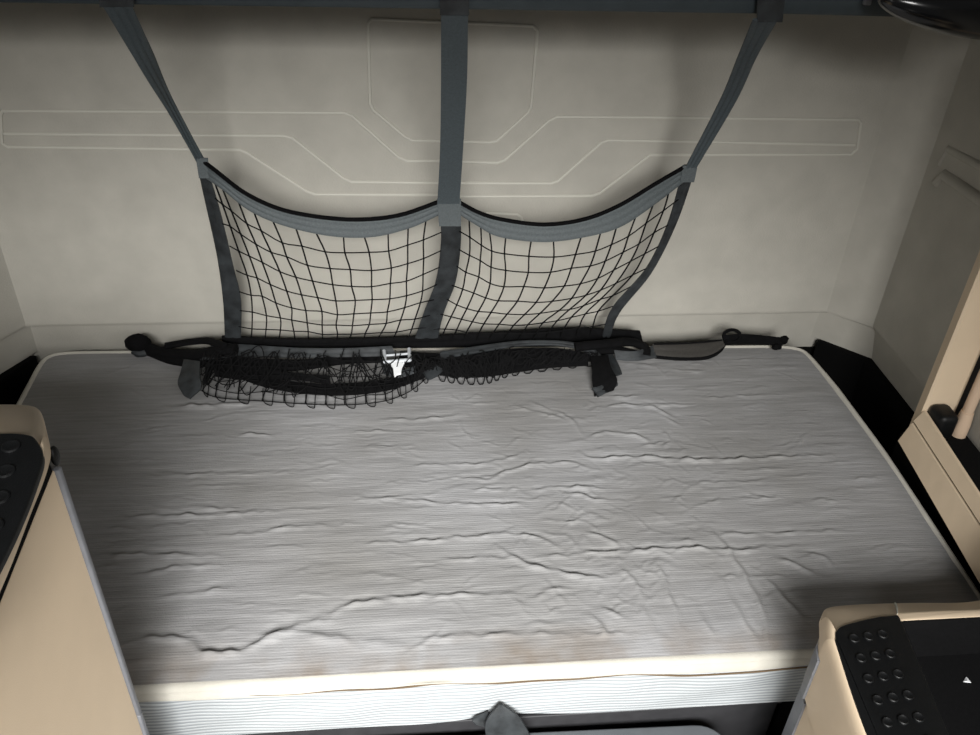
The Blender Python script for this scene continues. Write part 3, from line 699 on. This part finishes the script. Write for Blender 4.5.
# ------------------------------------------------------------------ left console
lc = empty('storage_console', (-.65, .55, 0), 'tall beige console at the left edge with black studded top mat and flat side panel', 'console')
def loft(outer, inner, z0, ze, zt, k=7, cap=None):
    """moulding: wall z0..ze on the outer outline, then rolled over to the inner outline at zt; cap = outline of the flat top"""
    b = MB(); n = len(outer); Z0 = z0 if hasattr(z0, '__len__') else [z0]*n; ZE = ze if hasattr(ze, '__len__') else [ze]*n
    V = [(p[0], p[1], z) for p, z in zip(outer, Z0)]; Fc = []; zb = min(Z0)
    for t in np.linspace(0, 1, k):
        for p, q, e in zip(outer, inner, ZE):
            g = .10*math.sqrt(max(0, 1-(1-t)**2))+.90*t if zt-e > .030 else math.sqrt(max(0, 1-(1-t)**2))
            V.append((lerp(p[0], q[0], t), lerp(p[1], q[1], t), e+(zt-e)*g))
    for r in range(k):
        for i in range(n-1): Fc.append((r*n+i, r*n+i+1, (r+1)*n+i+1, (r+1)*n+i))
    extra = [(x, y, zt) for x, y in cap]; o = len(V); V += extra; m = len(cap)
    Fc.append(tuple(k*n+i for i in range(n))+tuple(range(o, o+m)))
    o2 = len(V); V += [(x, y, zb) for x, y in cap]
    Fc.append(tuple(range(n))+tuple(range(o2, o2+m)))
    ring_t = [k*n+n-1]+list(range(o, o+m))+[k*n]; ring_b = [n-1]+list(range(o2, o2+m))+[0]
    for i in range(len(ring_t)-1):
        if i == 0: Fc.append((n-1,)+tuple(r*n+n-1 for r in range(1, k+1))+(ring_t[1], ring_b[1]))
        elif i == len(ring_t)-2: Fc.append((ring_b[i], ring_t[i])+tuple(r*n for r in range(k, -1, -1)))
        else: Fc.append((ring_b[i], ring_t[i], ring_t[i+1], ring_b[i+1]))
    return b.add(V, Fc)
XP = -.386
pz = lambda x, y: ZM+.551+.075*(min(y, .765)-.765)
MB().prism([(-.955, .15), (XP, .15), (XP, .757), (-.955, .757)], 0, 0, .002, 2, pz).build('side_panel', M['beige'], lc)
MB().prism([(-.955, .15), (XP-.001, .15), (XP-.001, .755), (-.955, .755)], ZM+.45, ZM+.5745).build('gap_shade_fill', M['gap_shade'], lc, smooth=False)  # black fill painting the shade in the gap under the rim
def px3(pts, n):
    P = spline([(*onZ(x, y, z)[:2], ZM+z) for x, y, z in pts], n); return [tuple(p[:2]) for p in P], [float(p[2]) for p in P]
lo_, lze = px3([(-160, 905, .579), (-60, 712, .579), (0, 588, .579), (30, 512, .579), (42, 482, .579), (49, 460, .578), (50, 447, .575), (46.5, 432, .556), (43, 417, .515), (38, 409, .485), (28, 405.5, .47), (0, 404.5, .47), (-150, 404, .47), (-330, 404, .47)], 80)
li_, _ = px3([(-175, 890, .60), (-72, 705, .60), (0, 568, .60), (24, 517, .60), (38, 480, .60), (43.5, 461, .60), (42, 450, .60), (35, 439, .60), (27, 436, .60), (16, 435, .60), (4, 435, .60), (-25, 436, .60), (-170, 437, .60), (-350, 438, .60)], 80)
CL = [(-.97, .15)]
loft(lo_, li_, [z-.003 for z in lze], lze, ZM+.600, 9, [(li_[-1][0], li_[0][1])]).build('top_moulding', M['beige'], lc)
mp_ = [tuple(p) for p in li_]+[(li_[-1][0], li_[0][1])]
def studs(b, pts, z, r=.0075, h=.0022):
    for x, y in pts:
        V = []; Fc = []; nn = 16; rings = [(r, 0), (r*.98, h*.7), (r*.86, h), (r*.70, h*.75), (r*.4, h*.55), (.0001, h*.5)]
        for rr, hh in rings:
            for j in range(nn): V.append((x+rr*cos(2*pi*j/nn), y+rr*sin(2*pi*j/nn), z+hh))
        for i in range(len(rings)-1):
            for j in range(nn): Fc.append((i*nn+j, i*nn+(j+1) % nn, (i+1)*nn+(j+1) % nn, (i+1)*nn+j))
        b.add(V, Fc)
b = MB().prism(mp_, ZM+.595, ZM+.6035, .003, 3)
studs(b, [(-.409-.036*i+.0075*j, .735-.038*j) for i in range(8) for j in range(8)], ZM+.6035, .0095, .002)
b.build('studded_mat', M['black_rubber'], lc, label='black rubber mat with round studs')
MB().rbox(XP-.008, XP+.005, .7575, .7665, ZM+.09, ZM+.548, .002).build('edge_trim', M['grey_trim'], lc)
MB().rbox(XP-.008, XP+.005, .7575, .7665, ZM-.40, ZM+.0895, .002).build('edge_trim', M['grey_trim'], lc)
MB().blob((XP+.001, .767, ZM+.562), .0045, .008, .013, 14, 10).build('trim_cap', M['black_rubber'], lc)

# ------------------------------------------------------------------ right console
rc = empty('bedside_console', (.9, .55, 0), 'low beige console at the lower right with studded mat and black tray', 'console')
MB().prism([(.573, .15), (.578, .61), (.6045, .782), (.612, .80), (1.16, .80), (1.16, .15)], 0, ZM+.028).build('cabinet_body', M['beige'], rc, smooth=False)
ro3 = spline([(.569, .15, .148), (.572, .40, .148), (.576, .61, .148), (.594, .755, .147), (.599, .779, .147), (.612, .812, .144), (.624, .835, .138), (.645, .851, .133), (.70, .856, .130), (.78, .854, .130), (.86, .850, .130), (.905, .855, .130), (.940, .868, .130), (.965, .895, .125), (.978, .933, .12)], 90)
ro_ = [tuple(p[:2]) for p in ro3]; rze = [ZM+float(p[2]) for p in ro3]
ri_ = spline([(.579, .15), (.581, .40), (.5855, .61), (.6015, .745), (.606, .764), (.613, .777), (.632, .7865), (.70, .799), (.78, .802), (.86, .801), (.915, .806), (.955, .822), (.985, .858), (1.0, .933)], 90)
loft(ro_, ri_, [ZM+.031 if p[1] < .782 else z-.014 for p, z in zip(ro_, rze)], rze, ZM+.172, 8, [(1.06, .933), (1.06, .791), (.716, .791), (.6935, .61), (.64, .15)]).build('top_moulding', M['beige'], rc)
MB().add(*(lambda P: ([(x, y, z) for dx in (0, .0015) for x, (y, z) in [(.7165+dx+(y-.80)*.62, (y, z)) for y, z in P]], [(0, 1, 2, 3, 4, 5), (11, 10, 9, 8, 7, 6)]+[(i, (i+1) % 6, 6+(i+1) % 6, 6+i) for i in range(6)]))([(.852, ZM+.1365), (.838, ZM+.1505), (.820, ZM+.1640), (.802, ZM+.1730), (.802, ZM+.165), (.846, ZM+.132)])).build('moulding_seam', M['bead'], rc, smooth=False)
tw_ = [(1.06, .7905), (.7165, .7905), (.694, .61), (.6405, .15)]
b = MB().prism([(.6405, .15), (.694, .61), (.7165, .7905), (1.13, .7905), (1.13, .15)], ZM+.070, ZM+.085)
b.prism([(.6405, .15), (.694, .61), (.7165, .7905), (.7195, .7875), (.697, .61), (.6435, .15)], ZM+.085, ZM+.1715)
b.prism([(.7195, .7905), (1.055, .7905), (1.055, .7875), (.7195, .7875)], ZM+.085, ZM+.1705)
b.build('tray', M['black_tray'], rc, smooth=False, label='black recessed tray')
mi_ = [tuple(p) for p in ri_ if p[0] < .700]
mp_ = mi_+[(.7172, .799), (.7172, .7885), (.6947, .61), (.641, .15)]
b = MB().prism(mp_, ZM+.167, ZM+.1755, .0025, 3)
studs(b, [(.631+.0226*i-.0042*j+.0012*max(0, j-2)*2, .760+.0022*i-.0332*j) for i in range(3) for j in range(9)], ZM+.1755, .0074, .003)
b.build('studded_mat', M['black_rubber'], rc, label='black rubber mat with round studs')
MB().prism([(.5965, .762), (.6015, .782), (.6135, .805), (.620, .801), (.612, .785), (.606, .762)], ZM+.018, ZM+.0305).build('trim_clip', M['black_rubber'], rc, smooth=False)
MB().prism([(.5905, .762), (.5965, .782), (.612, .806), (.622, .802), (.612, .785), (.608, .762)], ZM+.031, ZM+.124, .001, 2).build('edge_trim', M['grey_trim'], rc)
MB().prism([(.5975, .762), (.6022, .782), (.6135, .806), (.622, .802), (.612, .785), (.609, .762)], ZM-.40, ZM+.0175, .001, 2).build('edge_trim', M['grey_trim'], rc)
# scrap of paper in the tray
q = [onZ(x, y, -.0) for x, y in ()]
z0 = .0855
P = [onZ(963, 682, z0), onZ(966, 677, z0), onZ(971, 683, z0), onZ(967, 681.5, z0+.003)]
Q = [p+np.array([0, 0, .0012]) for p in P]
o = MB().add(P+Q, [(0, 1, 3), (1, 2, 3), (0, 3, 2), (4, 7, 5), (5, 7, 6), (4, 6, 7), (0, 4, 5, 1), (1, 5, 6, 2), (2, 6, 4, 0)]).build('paper_scrap', M['white'], None, smooth=False)
o['label'] = 'tiny white paper scrap in the black tray at the lower right'; o['category'] = 'scrap'

# ------------------------------------------------------------------ side unit with post at the right edge
su = empty('side_unit', (1.1, 1.2, ZM), 'beige side unit at the right edge with upright post and black recess', 'cabinet')
def at_y(p0, p1, y):
    t = (y-p0[1])/(p1[1]-p0[1]); return p0[0]+(p1[0]-p0[0])*t
bot = ((1.028, 1.335), (.995, .966)); seam = ((1.046, 1.345), (1.027, 1.054)); edge = ((1.062, 1.342), (1.043, 1.104))
def ledge(lo, zl, hi, zh, name):
    b = MB(); V = []; Fc = []; ys = np.linspace(.936, 1.353, 9)
    for y in ys:
        a, c = at_y(*lo, y), at_y(*hi, y)
        V += [(a, y, ZM+zl), (c-.002, y, ZM+zh-.001), (c, y, ZM+zh), (c+.003, y, ZM+zh), (c+.003, y, ZM+zl)]
    for i in range(len(ys)-1):
        for j in range(5): Fc.append((i*5+j, i*5+(j+1) % 5, (i+1)*5+(j+1) % 5, (i+1)*5+j))
    Fc.append(tuple(range(5))); Fc.append(tuple((len(ys)-1)*5+j for j in range(5)))
    return b.add(V, Fc).build(name, M['beige'], su, smooth=False)
ledge(bot, .030, seam, .078, 'lower_rail')
ledge((seam[0], seam[1]), .083, edge, .110, 'upper_rail')
MB().prism([(1.026, .936), (1.050, 1.353), (1.061, 1.353), (1.034, .936)], ZM+.0775, ZM+.0835).build('seam_strip', M['gap_shade'], su, smooth=False)  # black strip painting the shade in the gap between the rails
MB().rbox(1.050, 1.135, .936, 1.384, ZM-.15, ZM+.0295, .003).build('lower_body', M['gap_shade'], su)  # body coloured black, the shade under the ledge painted in
MB().rbox(1.067, 1.15, .936, 1.353, ZM+.030, ZM+.070, .002).build('recess_floor', M['black_tray'], su, label='black recess')
MB().prism([(1.0655, 1.384), (1.060, 1.358), (1.064, 1.354), (1.131, 1.354), (1.131, 1.384)], ZM+.030, ZM+.85).build('upright_post', M['beige'], su, smooth=False)
MB().rbox(1.132, 1.152, 1.362, 1.384, ZM+.030, ZM+.85, .002).build('back_plate', M['dark_plastic'], su)
MB().tube([(1.132, 1.322, ZM+.125), (1.132, 1.322, ZM+.60)], .011, 18).build('vertical_bar', M['pink'], su)
MB().tube([(1.132, 1.322, ZM+.0705), (1.132, 1.322, ZM+.10), (1.132, 1.322, ZM+.13)], [.016, .016, .0125], 18).build('bar_socket', M['pink'], su)
MB().rbox(1.066, 1.108, 1.300, 1.353, ZM+.0705, ZM+.132, .012, 4).build('rubber_stop', M['black_rubber'], su)

# ------------------------------------------------------------------ light: daylight through the windscreen behind the camera
def area(name, loc, target, sx, sy, power, col, spread=180):
    d = bpy.data.lights.new(name, 'AREA'); d.shape = 'RECTANGLE'; d.size = sx; d.size_y = sy; d.energy = power; d.color = col; d.spread = radians(spread)
    o = bpy.data.objects.new(name, d); C.objects.link(o); o.location = loc
    o.rotation_euler = (Vector(target)-Vector(loc)).to_track_quat('-Z', 'Y').to_euler(); return o
area('windscreen_daylight', (-.05, -1.5, ZM+1.66), (.0, 1.6, ZM-.62), 1.5, .9, 17.5, (1.0, .99, .97), 45)
area('driver_window_daylight', (-1.0, -.45, ZM+.95), (.60, .70, ZM-.15), .6, .5, 1.7, (1.0, .98, .95), 62)
area('passenger_window_daylight', (1.0, -.45, ZM+.95), (-.38, .60, ZM-.15), .6, .5, 1.7, (1.0, .98, .95), 62)
w = bpy.data.worlds.new('cab_ambient'); bpy.context.scene.world = w; w.use_nodes = True
w.node_tree.nodes['Background'].inputs['Color'].default_value = (1, .985, .96, 1)
w.node_tree.nodes['Background'].inputs['Strength'].default_value = .055
vs = bpy.context.scene.view_settings
vs.view_transform = 'Standard'; vs.look = 'None'; vs.gamma = 1; vs.use_curve_mapping = False; vs.exposure = 0.5
